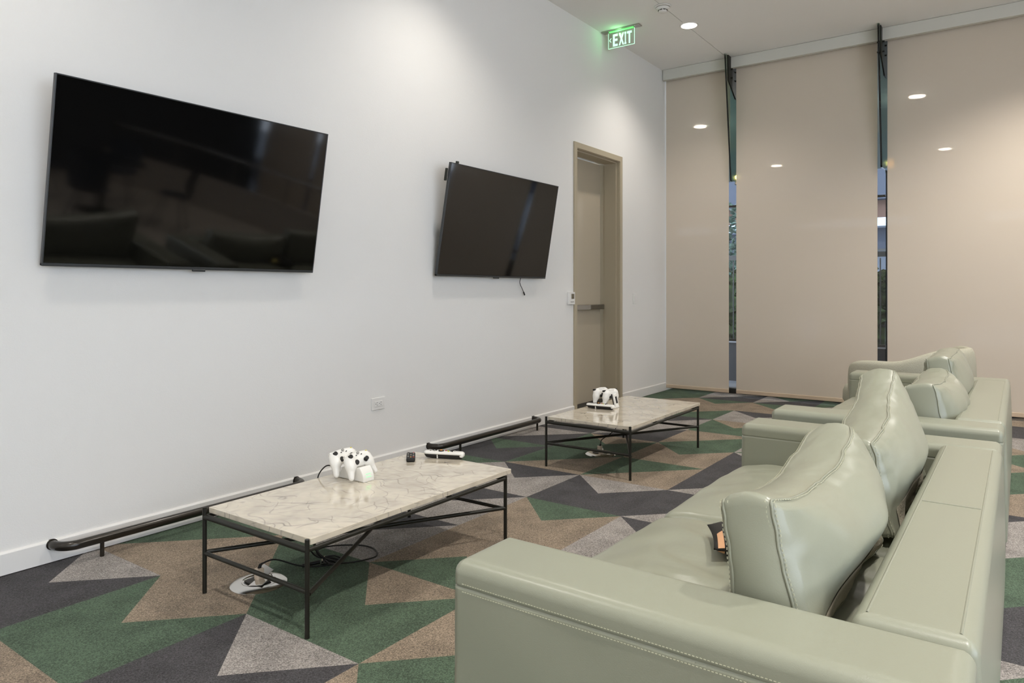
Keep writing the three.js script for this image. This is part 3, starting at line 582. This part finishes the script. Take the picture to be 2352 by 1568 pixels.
function pillRemote(label, pos, turn) {
  const t = thing('remote_control', label, 'remote control', pos, turn, 'remote controls');
  const arch = (v) => { v.y += 0.004 * smooth(-v.x, 0.03, 0.108) * smooth(0.02 - v.y, 0, 0.02); };
  part('black_underside', layered(0.104, 0.0215, 0.018, [[0.0, 0.019], [0.0, 0.01], [0.003, 0.006], [0.01, 0.001], [0.017, 0.0], [0.0175, 0.01], [0.0175, 0.02]], 8, 6, arch), M.rubber, t, 'black underside');
  part('white_top', layered(0.108, 0.0235, 0.02, [[0.0175, 0.02], [0.0175, 0.006], [0.0176, 0.0003], [0.021, 0.0], [0.025, 0.002], [0.0272, 0.006], [0.028, 0.012], [0.028, 0.022]], 8, 6, arch), M.white, t, 'white top shell');
  part('end_cap', layered(0.014, 0.021, 0.012, [[0.003, 0.011], [0.003, 0.004], [0.007, 0.0], [0.018, 0.0], [0.019, 0.01]], 4, 5).translate(0.094, 0.005, 0), M.white, t);
  part('side_clip', rbox(0.006, 0.016, 0.044, 0.002, -0.03, 0.009, 0), M.white, t);
  t.scale.y = 1.3;
  part('pad_ring', cyl(0.014, 0.015, 0.004, -0.015, 0.029, 0), M.rubber, t);
  part('pad_button', cyl(0.006, 0.007, 0.004, -0.015, 0.0315, 0), M.amber, t, 'orange centre button');
  [[-0.07, 0.006, M.grey], [-0.06, -0.008, M.rubber], [-0.05, 0.006, M.grey], [-0.044, -0.006, M.rubber], [0.008, -0.009, M.red], [0.02, -0.009, M.green], [0.026, 0.006, M.yellow], [0.036, -0.004, M.rubber], [0.046, 0.006, M.rubber], [0.056, -0.006, M.grey]].forEach(([x, z, m]) => part('button', rbox(0.008, 0.004, 0.006, 0.0015, x, 0.0295, z), m, t));
  return t;
}
pillRemote('white and black curved remote lying on the near table edge', [1.072, TT, -2.772], Math.atan2(0.085, 0.2));
pillRemote('white and black curved remote in front of the far table gamepads', [0.99, TT, -4.598], Math.atan2(0.02, 0.2));
{
  const t = thing('remote_control', 'small black remote with many buttons on the near table', 'remote control', [0.945, TT, -2.66], -0.82, 'remote controls');
  part('case', layered(0.074, 0.0225, 0.008, [[0, 0.02], [0, 0.006], [0.003, 0.002], [0.012, 0], [0.017, 0.002], [0.0185, 0.006], [0.0185, 0.02]], 6, 4), M.rubber, t);
  const cols = [M.red, M.grey, M.slot, M.grey, M.slot, M.amber];
  for (let i = 0; i < 7; i++) for (let j = 0; j < 3; j++) part('button', rbox(0.006, 0.003, 0.008, 0.001, -0.062 + i * 0.017, 0.0193, -0.0135 + j * 0.0135), i === 0 && j === 0 ? M.red : i === 6 && j === 1 ? M.amber : i === 6 && j === 0 ? M.red : cols[2 + (i + j) % 3], t);
}

// ------------------------------------------------------------------ sofas
const SH = 0.60, SF = 2.455, SB = 3.432, AW = 0.215;    // arm height, front, back, arm width
function stitchRow(curve, n, size, off) {          // small thread dashes along a curve, moved by off
  const g = [], b = new THREE.BoxGeometry(size * 0.3, size * 0.3, size), m = new THREE.Matrix4(), qn = new THREE.Quaternion();
  for (let i = 0; i < n; i++) { const u = (i + 0.5) / n, p = curve.getPointAt(u), d = curve.getTangentAt(u); qn.setFromUnitVectors(V(0, 0, 1), d); const q = b.clone(); m.compose(p.add(off(u)), qn, V(1, 1, 1)); q.applyMatrix4(m); g.push(q); }
  return g;
}
function sofa(label, zNear, len, seed, near) {
  const t = thing('leather_sofa', label, 'sofa', [0, 0, zNear], 0, 'sage green leather sofas');
  const D = SB - SF, cx = (SF + SB) / 2, gy = SH - 0.056;
  const wob = (amp) => (v) => { const k = amp * n3(v.x * 3.1 + seed, v.y * 3.7, v.z * 2.9); const s = Math.sign(v.z) || 1; v.z += s * k * smooth(Math.abs(v.z), 0.03, 0.1) * (1 - smooth(v.y, SH - 0.12, SH - 0.05)); };
  for (const s of [0, 1]) {
    const a = layered(D / 2, AW / 2, 0.022, blockLayers(0.05, SH, 0.03, AW / 2, 0.006, [gy], 0.01), 26, 6, (v) => { wob(0.0035)(v); v.x -= 0.006 * (1 - Math.pow(v.y / SH, 2)); });
    const o = part('arm', metricUV(a.translate(cx, 0, s ? -len + AW / 2 : -AW / 2)), M.leather, t);
    if (near && !s) {
      const c = new THREE.LineCurve3(V(SF + 0.03, 0, 0.0012), V(SB - 0.03, 0, 0.0012));
      part('stitching', [...stitchRow(c, 130, 0.0042, () => V(0, gy + 0.0085, 0)), ...stitchRow(c, 130, 0.0042, () => V(0, gy - 0.0085, 0))], M.thread, o, 'pale thread stitching');
    }
  }
  const BT = 0.2, L = len - 2 * AW;
  const back = layered(BT / 2, L / 2 - 0.003, 0.02, blockLayers(0.05, SH + 0.004, 0.028, BT / 2, 0.004, [], 0.01), 30, 6, (v) => { v.x += 0.012 * Math.cos((v.y - 0.25) * 4) * smooth(v.x, -0.02, 0.06); });
  const bo = part('backrest', metricUV(back.translate(SB - BT / 2, 0, -len / 2)), M.leather, t);
  for (const x of [SB - BT + 0.026, SB - 0.026]) {
    const pts = []; for (let i = 0; i <= 24; i++) { const z = -AW - 0.03 - (L - 0.06) * i / 24; pts.push(V(x, SH + 0.0022, z)); }
    part('top_seam', [tube(pts, 0.0032, 80, false, 6)], M.leather, bo);
  }
  if (near) { const pts = []; for (let i = 0; i <= 8; i++) pts.push(V(SB - BT + 0.03 + (BT - 0.06) * i / 8, SH + 0.0045, -len / 2 + 0.01)); part('cross_seam', tube(pts, 0.0018, 20, false, 6), M.leather, bo); }
  const base = layered(D / 2 - 0.11, L / 2 + 0.01, 0.012, blockLayers(0.05, 0.27, 0.012, D / 2 - 0.12, 0, [], 0.01), 12, 3);
  part('seat_base', metricUV(base.translate(cx - 0.09, 0, -len / 2)), M.leather, t);
  for (const x of [SF + 0.08, SB - 0.08]) for (const z of [-0.08, -len + 0.08]) part('foot', cyl(0.02, 0.016, 0.06, x, 0.03, z, 16), M.frame, t);
  // two seat cushions
  const cl = L / 2, depth = SB - BT - SF + 0.01;
  for (const s of [0, 1]) {
    const zc = -AW - cl * (s + 0.5);
    const g = softBox(depth / 2, 0.085, cl / 2 - 0.004, 0.045, [40, 5, 46], (p, h) => {
      const u = p.x / h.x, w = p.z / h.z, up = smooth(p.y, -0.02, 0.08), crown = (1 - Math.pow(Math.abs(u), 3.2)) * (1 - Math.pow(Math.abs(w), 4));
      p.y += up * (0.03 * crown - 0.012 * (1 - smooth(u, -1, -0.55)));
      // creases run across the seat, fanning out from the front
      const f = p.z * 26 + 3.2 * n2(p.x * 2.2 + seed, p.z * 2.6 + s * 7) + u * 2.4 * (s ? 1 : -1);
      const env = smooth(u, -0.95, -0.3) * (1 - Math.pow(Math.abs(w), 3)) * clamp(0.35 + 0.8 * n2(p.x * 2.6 + seed * 3, p.z * 3.1 - s * 5), 0, 1);
      p.y += up * env * (0.0075 * Math.sin(f) + 0.004 * Math.sin(f * 2.3 + 1));
      p.y += up * 0.004 * n2(p.x * 5 + seed, p.z * 5 + s);
      p.x -= 0.006 * (1 - u * u) * 0 + (u < -0.9 ? 0.008 * (1 - w * w) : 0);
    });
    part('seat_cushion', metricUV(g.translate(SF + depth / 2, 0.345, zc)), M.leather, t);
  }
  return t;
}
const S1 = [-1.212, 2.235], S2 = [-3.71, 2.235];
sofa('near sage green leather sofa filling the right foreground', S1[0], S1[1], 1.3, true);
sofa('far sage green leather sofa behind the near one', S2[0], S2[1], 5.9, false);

// loose back cushions
function backCushion(label, o) {
  const t = thing('back_cushion', label, 'cushion', o.pos, 0, 'loose leather back cushions');
  t.rotation.set(0, o.yaw || 0, o.lean || 0);
  const hx = o.hx, hy = o.hy, hz = o.hz, r = 0.021, sd = o.seed;
  const deform = (p, h) => {
    const s = p.z / hz, q = p.y / hy, side = p.x / hx;
    const bul = Math.pow(clamp(1 - s * s, 0, 1), 0.62) * Math.pow(clamp(1 - q * q, 0, 1), 0.62);
    const B = side > 0 ? o.bb : o.bf;
    // boxing strips swell a little, faces a lot
    p.x += side * B * bul * (side > 0 ? 1 - 0.75 * smooth(-q, 0.0, 0.95) : 1);
    p.x += side * 0.018 * smooth(-q, -0.4, 1) * smooth(Math.abs(s), 0.5, 0.95);
    p.x += (o.twist || 0) * s * (0.5 + 0.5 * q);
    const topSag = o.sag * (1 - s * s) * smooth(q, -0.3, 1);
    p.y += 0.018 * (1 - side * side) * smooth(q, 0.7, 1.0) - topSag + (o.drop || 0) * s * smooth(q, -0.2, 1);
    p.z += Math.sign(s) * 0.016 * (1 - side * side) * (1 - q * q) * smooth(Math.abs(s), 0.8, 1);
    // puckers along the seams and a few soft dents
    const pk = smooth(Math.abs(q), 0.55, 0.98) + smooth(Math.abs(s), 0.6, 0.98);
    const face = Math.abs(side) > 0.6 ? 1 : 0.6;
    p.x += side * face * (0.0035 * pk * n3(p.z * 16 + sd, p.y * 16, 3) + 0.010 * n3(p.z * 3.4 + sd, p.y * 3.6, sd));
    p.y += 0.0035 * smooth(Math.abs(q), 0.7, 1) * n3(p.z * 5 + sd, side * 0.8, 5) + 0.0012 * smooth(q, 0.7, 1) * n3(p.z * 30 + sd, side * 3, 8);
  };
  part('cover', metricUV(softBox(hx, hy, hz, r, [8, 22, 40], deform)), M.leather, t);
  // seams of the boxing strip: one loop along each face
  const h = V(hx, hy, hz);
  for (const sx of [-1, 1]) {
    const pts = [], N = 96, per = [];
    for (let i = 0; i < N; i++) {   // rounded rectangle in y-z
      const a = i / N * 4, k = Math.floor(a), f = a - k, c = [[-1, -1], [1, -1], [1, 1], [-1, 1]], p = c[k], e = c[(k + 1) % 4];
      per.push([lerp(p[0], e[0], f) * hz, lerp(p[1], e[1], f) * hy]);
    }
    for (const [z, y] of per) { const p = softPoint(h, r, V(sx * hx * 0.88, y, z)); const cz = clamp(p.z, -(hz - r), hz - r), cy = clamp(p.y, -(hy - r), hy - r); deform(p, h); p.y += Math.sign(cy) * (Math.abs(y) > hy * 0.98 ? 0.0015 : 0); p.z += Math.sign(cz) * (Math.abs(z) > hz * 0.98 ? 0.0015 : 0); pts.push(p); }
    const m = part('boxing_seam', tube(pts, 0.0032, 260, true, 7), M.leather, t);
    if (o.stitch) {
      const c = new THREE.CatmullRomCurve3(pts, true), row = (dx, out) => stitchRow(c, Math.round(c.getLength() / 0.0095), 0.0052, (u) => { const p = c.getPointAt(u); return V(dx, Math.sign(p.y) * out * smooth(Math.abs(p.y), hy * 0.8, hy), Math.sign(p.z) * out * smooth(Math.abs(p.z), hz * 0.93, hz)); });
      part('stitching', [...row(-sx * 0.0105, 0.0022), ...row(sx * 0.007, -0.0012)], M.thread, m, 'pale thread stitching');
    }
  }
  // rough suede strip along the foot of the rear face
  const pos = [], idx = [], nu = 30, nv = 8;
  for (let j = 0; j <= nv; j++) for (let i = 0; i <= nu; i++) {
    const s = lerp(-0.86, 0.86, i / nu), q = lerp(-0.985, -0.4 - 0.22 * s * s, j / nv), p = softPoint(h, r, V(hx, q * hy, s * hz)); deform(p, h); p.x += 0.0022; pos.push(p.x, p.y, p.z);
    if (i < nu && j < nv) { const a = j * (nu + 1) + i, b = a + 1, c = a + nu + 1, d = c + 1; idx.push(a, c, b, b, c, d); }
  }
  const sg = new THREE.BufferGeometry(); sg.setAttribute('position', new THREE.Float32BufferAttribute(pos, 3)); sg.setIndex(idx); sg.computeVertexNormals();
  const sm = M.suede; part('suede_strip', metricUV(sg), sm, t, 'rough taupe suede strip');
  return t;
}
const cushionY = 0.43;
backCushion('nearest leather back cushion, slumped with a sagging top, by the near arm', { pos: [3.058, 0.617, -1.885], lean: 0.17, hx: 0.06, hy: 0.166, hz: 0.425, bb: 0.1, bf: 0.045, sag: 0.05, drop: -0.01, seed: 2.1, stitch: true, twist: 0.0 });
backCushion('second leather back cushion of the near sofa, taller at its far end', { pos: [3.085, 0.63, -2.765], lean: 0.2, hx: 0.062, hy: 0.176, hz: 0.42, bb: 0.085, bf: 0.05, sag: 0.025, drop: -0.075, seed: 6.4, stitch: true, twist: 0.012 });
backCushion('wrinkled leather back cushion at the near end of the far sofa', { pos: [3.11, 0.592, -4.38], lean: 0.16, hx: 0.072, hy: 0.148, hz: 0.42, bb: 0.095, bf: 0.07, sag: 0.03, seed: 9.7, drop: 0.0 });
backCushion('leather back cushion at the far end of the far sofa', { pos: [3.115, 0.62, -5.27], lean: 0.12, hx: 0.068, hy: 0.178, hz: 0.42, bb: 0.07, bf: 0.06, sag: 0.0, seed: 14.2 });

function throwPillow(label, pos, rot, mat, H, stripes) {
  const t = thing('throw_pillow', label, 'pillow', pos); t.rotation.set(...rot);
  const shape = (u, v, s) => { const e = Math.pow(clamp(1 - u * u, 0, 1), 0.55) * Math.pow(clamp(1 - v * v, 0, 1), 0.55); const pin = 1 - 0.07 * (1 - u * u) * v * v - 0.07 * (1 - v * v) * u * u; return [u * H * pin, v * H * pin, s * 0.045 * e]; };
  const N = 24, pos2 = [], idx = [];
  for (const s of [1, -1]) { const o = pos2.length / 3; for (let j = 0; j <= N; j++) for (let i = 0; i <= N; i++) { pos2.push(...shape(-1 + 2 * i / N, -1 + 2 * j / N, s)); if (i < N && j < N) { const a = o + j * (N + 1) + i, b = a + 1, c = a + N + 1, d = c + 1; s > 0 ? idx.push(a, b, c, b, d, c) : idx.push(a, c, b, b, c, d); } } }
  let g = new THREE.BufferGeometry(); g.setAttribute('position', new THREE.Float32BufferAttribute(pos2, 3)); g.setIndex(idx); g = mergeVertices(g, 1e-5); g.computeVertexNormals();
  part('cover', metricUV(g), mat, t);
  const P = stripes || [];
  for (const [u0, u1, v0, v1, m] of P) for (const s of [1, -1]) {
    const pp = [], ii = [], K = 8; for (let j = 0; j <= K; j++) for (let i = 0; i <= K; i++) { const q = shape(lerp(u0, u1, i / K), lerp(v0, v1, j / K), s); pp.push(q[0], q[1], q[2] + s * 0.0012); if (i < K && j < K) { const a = j * (K + 1) + i, b = a + 1, c = a + K + 1, d = c + 1; s > 0 ? ii.push(a, b, c, b, d, c) : ii.push(a, c, b, b, c, d); } }
    const sg = new THREE.BufferGeometry(); sg.setAttribute('position', new THREE.Float32BufferAttribute(pp, 3)); sg.setIndex(ii); sg.computeVertexNormals(); part('printed_stripe', sg, m, t);
  }
  return t;
}
throwPillow('dark patterned throw pillow peeking out behind the nearest back cushion', [2.862, 0.497, -2.028], [-Math.PI / 2, 0, 0.44], M.pillowDark, 0.105, [[-0.9, -0.74, -0.99, -0.3, M.pillowPeach], [-0.45, 0.5, -0.97, -0.8, M.pillowOlive], [-0.4, -0.1, -0.6, 0.2, M.pillowOlive]]);
throwPillow('dark throw pillow with a yellow corner on the far sofa', [2.96, 0.497, -4.75], [-Math.PI / 2, 0, 0.44], M.pillowDark, 0.12, [[-0.98, -0.5, -0.98, -0.5, M.pillowYellow]]);

// curved boucle lounge chair beyond the far sofa
{
  const t = thing('lounge_chair', 'curved pale boucle lounge chair beyond the far sofa by the blinds', 'armchair', [2.74, 0, -6.78]);
  const NP = 64, NT = 20, pos = [], idx = [];
  for (let i = 0; i <= NP; i++) {
    const f = i / NP * 2 - 1, a = lerp(-1.0, 2.5, i / NP), ca = Math.cos(a), sa = Math.sin(a), R = 0.40;
    const endTaper = Math.pow(clamp(1 - Math.pow(Math.abs(f), 10), 0, 1), 0.5), top = 0.635 + 0.11 * smooth(ca, -0.25, 0.75), bot = 0.1;
    for (let j = 0; j < NT; j++) {
      const th = j / NT * TAU, c = Math.cos(th), s = Math.sin(th), e = (x) => Math.sign(x) * Math.pow(Math.abs(x), 0.6);
      const rr = R + 0.055 * e(c) * endTaper, y = (top + bot) / 2 + (top - bot) / 2 * e(s) * (0.6 + 0.4 * endTaper);
      pos.push(ca * rr * (1.02 + 0.3 * smooth(-ca, 0, 0.6)), y, sa * rr);
    }
  }
  for (let i = 0; i < NP; i++) for (let j = 0; j < NT; j++) { const a = i * NT + j, b = i * NT + (j + 1) % NT, c = a + NT, d = b + NT; idx.push(a, b, c, b, d, c); }
  for (const i of [0, NP]) { const o = pos.length / 3; let cxx = 0, cy = 0, cz = 0; for (let j = 0; j < NT; j++) { cxx += pos[(i * NT + j) * 3]; cy += pos[(i * NT + j) * 3 + 1]; cz += pos[(i * NT + j) * 3 + 2]; } pos.push(cxx / NT, cy / NT, cz / NT); for (let j = 0; j < NT; j++) { const a = i * NT + j, b = i * NT + (j + 1) % NT; i ? idx.push(a, b, o) : idx.push(b, a, o); } }
  const g = new THREE.BufferGeometry(); g.setAttribute('position', new THREE.Float32BufferAttribute(pos, 3)); g.setIndex(idx); g.computeVertexNormals();
  part('back_shell', metricUV(g), M.boucle, t);
  const seat = layered(0.40, 0.335, 0.3, [[0.2, 0.3], [0.2, 0.1], [0.22, 0.03], [0.27, 0], [0.34, 0.002], [0.385, 0.02], [0.41, 0.06], [0.42, 0.12], [0.425, 0.3]], 4, 12);
  part('seat', metricUV(seat.translate(-0.115, 0, 0)), M.boucle, t);
  part('plinth', lathe([[0, 0], [0.26, 0], [0.27, 0.01], [0.27, 0.2], [0, 0.2]], 40), M.black, t);
}

// ------------------------------------------------------------------ dining corner that the near screen mirrors
{
  const t = thing('dining_table', 'round dark dining table on a column, seen mirrored in the near screen', 'table', [6.55, 0, -4.5]);
  part('table_top', lathe([[0, 0.715], [0.44, 0.715], [0.455, 0.725], [0.455, 0.735], [0.44, 0.745], [0, 0.745]], 48), M.darkTop, t);
  part('column', cyl(0.035, 0.035, 0.7, 0, 0.36, 0), M.frame, t);
  part('foot_plate', lathe([[0, 0.025], [0.1, 0.02], [0.26, 0.01], [0.27, 0], [0, 0]], 40), M.frame, t);
  [[5.82, -4.0, 0.7, 'nearest the sofas'], [6.0, -5.15, -0.8, 'nearest the blinds'], [7.2, -3.95, 2.4, 'towards the window'], [7.25, -5.0, -2.5, 'towards the dark wall']].forEach(([x, z, r, w]) => {
    const c = thing('shell_chair', `dark shell chair on thin rod legs ${w}, mirrored in the near screen`, 'chair', [x, 0, z], r, 'shell chairs around the dining table');
    const ps = [], id = [], A = 18, B = 14;
    for (let j = 0; j <= B; j++) for (let i = 0; i <= A; i++) { const u = i / A * 2 - 1, v = j / B, bk = smooth(v, 0.45, 0.75); const w2 = lerp(0.21, 0.23, v) * (1 - 0.35 * Math.pow(Math.abs(v * 2 - 1), 6)) * (1 - 0.22 * Math.exp(-Math.pow((v - 0.55) * 7, 2))); const x2 = lerp(0.2 - v * 0.75, -0.2 - (v - 0.6) * 0.2, bk), y2 = 0.45 + bk * (v - 0.5) * 0.85 + 0.03 * u * u - 0.01 * (1 - bk); ps.push(x2 + bk * 0.05 * u * u, y2, u * w2); if (i < A && j < B) { const a = j * (A + 1) + i, b = a + 1, cc = a + A + 1, d = cc + 1; id.push(a, b, cc, b, d, cc); } }
    const n = ps.length / 3; for (let k = 0; k < n; k++) ps.push(ps[k * 3] - 0.004, ps[k * 3 + 1] - 0.01, ps[k * 3 + 2]); const m0 = id.length; for (let k = 0; k < m0; k += 3) id.push(id[k] + n, id[k + 2] + n, id[k + 1] + n);
    const g = new THREE.BufferGeometry(); g.setAttribute('position', new THREE.Float32BufferAttribute(ps, 3)); g.setIndex(id); g.computeVertexNormals();
    part('seat_shell', g, M.navy, c);
    for (const [sx, sz] of [[1, 1], [1, -1], [-1, 1], [-1, -1]]) part('leg', rod([sx * 0.1, 0.435, sz * 0.1], [sx * 0.2, 0, sz * 0.2], 0.008, 10), M.bezel, c);
  });
  const gr = thing('ramp_guard', 'curved low guard wall with a metal handrail, mirrored in the near screen', 'guard rail');
  const path = [[9.0, -5.6], [7.9, -6.3], [6.8, -6.75], [5.7, -7.0], [4.9, -7.1]];
  const lower = [], c2 = new THREE.CatmullRomCurve3(path.map(([x, z]) => V(x, 0, z)));
  for (let i = 0; i < 24; i++) { const a = c2.getPointAt(i / 24), b = c2.getPointAt((i + 1) / 24), L = a.distanceTo(b), g = box(L + 0.01, 0.5, 0.1, 0, 0.25, 0); g.rotateY(-Math.atan2(b.z - a.z, b.x - a.x)).translate((a.x + b.x) / 2, 0, (a.z + b.z) / 2); lower.push(g); }
  part('low_wall', lower, M.plank, gr);
  part('handrail', tube(path.map(([x, z]) => [x, 0.92, z]), 0.022, 80, false, 12), M.steel, gr);
  for (let i = 0; i <= 4; i++) { const p = c2.getPointAt(0.02 + i * 0.24); part('post', rod([p.x, 0.5, p.z], [p.x, 0.92, p.z], 0.012), M.steel, gr); }
}

// ------------------------------------------------------------------ outside the window wall
{
  const so = thing('entrance_soffit', 'dark teal soffit outside over the window wall', 'soffit'); so.userData.kind = 'structure';
  part('soffit_panel', span(-5, 12, 3.86, 4.1, -8.62, -17.2), M.soffit, so);
  for (const x of [-0.72, 2.34, 5.4]) for (const z of [-11.1, -15.52]) { const t = thing('soffit_downlight', x < 0 ? (z > -12 ? 'small light glowing through the narrow blind' : 'small light glowing through the wide middle blind') : (x < 3 ? (z > -12 ? 'upper small light glowing through the right blind' : 'lower small light glowing through the right blind') : 'soffit light further right, out of the picture'), 'downlight', [x, 3.86, z], 0, 'soffit downlights'); part('lamp_lens', cyl(0.1, 0.1, 0.012, 0, -0.006, 0, 28), M.outdoorLens, t); const l = new THREE.PointLight(LAMP_COLOR, 3, 0, 2); l.name = 'soffit_light'; l.position.set(x, 3.79, z); l.castShadow = true; l.shadow.radius = 3; scene.add(l); }
  const gd = thing('terrace', 'grey paved terrace outside the window', 'ground'); gd.userData.kind = 'structure';
  part('paving', span(-14, 24, -0.3, -0.02, -8.6, -60), M.asphalt, gd);
  const pl = thing('planter_wall', 'low dark planter wall outside the window', 'planter wall');
  part('wall_block', span(-6, 12, -0.02, 0.5, -9.6, -9.8), M.darkConcrete, pl);
  part('coping', span(-6, 12, 0.5, 0.53, -9.57, -9.83), M.concrete, pl);
  const fe = thing('picket_fence', 'dark metal picket fence outside between terrace and street', 'fence');
  part('rail', span(-6, 12, 1.72, 1.8, -11.98, -12.03), M.mullion, fe); part('rail', span(-6, 12, 0.25, 0.3, -11.98, -12.03), M.mullion, fe);
  for (let i = 0; i < 60; i++) part('picket', box(0.016, 1.6, 0.016, -3 + i * 0.14, 0.9, -12), M.mullion, fe);
  const leafy = (name, label, c, size, n, mat, seed, trunk) => {
    const t = thing(name, label, name === 'hedge' ? 'hedge' : 'tree', c); const q = rng(seed), gs = [];
    for (let i = 0; i < n; i++) { const u = q() * 2 - 1, v = q() * 2 - 1, w = q() * 2 - 1; const s = 0.05 + 0.09 * q(); const g = new THREE.OctahedronGeometry(s, 0); g.scale(1, 0.35, 0.7).rotateX(q() * 3).rotateY(q() * 6).translate(u * size[0], size[1] * v + (trunk || size[1]), w * size[2]); gs.push(g); }
    part('foliage', gs, mat, t).userData.kind = 'stuff'; if (trunk) part('trunk', rod([0, 0, 0], [0, trunk, 0], 0.09, 10), M.bark, t); else part('twigs', [box(size[0] * 1.9, size[1] * 1.7, size[2] * 1.2, 0, size[1], 0)], M.leaf, t);
    return t;
  };
  leafy('hedge', 'dark clipped hedge outside, seen in the gap beside the narrow blind', [-0.6, -0.02, -12.6], [1.0, 0.8, 0.3], 900, M.leaf, 3);
  leafy('hedge', 'dark clipped hedge outside, seen in the gap right of the middle blind', [1.75, -0.02, -12.6], [1.0, 0.8, 0.3], 900, M.leaf, 4);
  leafy('street_tree', 'pale teal leafy tree outside, seen in the gap beside the narrow blind', [-1.7, -0.02, -18], [1.2, 1.3, 1.0], 1600, M.leafTeal, 8, 2.1);
  leafy('street_tree', 'pale teal leafy tree outside, seen in the gap right of the middle blind', [1.6, -0.02, -26], [0.9, 0.5, 0.8], 700, M.leafTeal, 9, 3.4);
  const b = thing('street_building', 'brick and grey building across the street outside', 'building', [0, 0, -34]);
  part('brick_wall', span(-24, 24, -0.1, 8.6, 0, -6), M.brick, b); part('upper_storey', span(-24, 24, 5.1, 8.5, 0.6, 0), M.blueGrey, b); part('cornice', span(-24, 24, 8.6, 9.1, 1.0, -6), M.render, b);
  part('canopy', span(-24, 24, 3.9, 4.25, 1.2, 0), M.render, b); part('lower_band', span(-24, 24, 0, 3.9, 0.2, 0), M.blueGrey, b);
  for (let i = 0; i < 9; i++) { const w = part('window', span(-14 + i * 3, -12.4 + i * 3, 1.0, 3.0, 0.26, 0.2), M.mullion, b); part('pane', span(-13.9 + i * 3, -12.5 + i * 3, 1.1, 2.9, 0.3, 0.26), M.pane, w); }
  for (const [x, z, label] of [[-0.77, -13.2, 'warm lit square lantern outside behind the first glass fin'], [1.75, -13.2, 'warm lit square lantern outside behind the second glass fin']]) {
    const t = thing('hanging_lantern', label, 'lantern', [x, 3.3, z]);
    part('lantern_glass', rbox(0.1, 0.2, 0.1, 0.01), M.warmWindow, t); part('cage', [...[-0.055, 0.055].flatMap((a) => [-0.055, 0.055].map((c) => box(0.008, 0.26, 0.008, a, 0, c))), box(0.13, 0.01, 0.13, 0, 0.12, 0), box(0.13, 0.01, 0.13, 0, -0.12, 0)], M.bracket, t); part('stem', rod([0, 0.12, 0], [0, 0.56, 0], 0.006, 8), M.bracket, t);
    const l = new THREE.PointLight(new THREE.Color('#ffcf7a'), 0.4, 0, 2); l.name = 'lantern_light'; l.position.set(x, 3.3, z + 0.12); l.castShadow = true; l.shadow.radius = 2; scene.add(l);
  }
}

renderer.render(scene, camera);
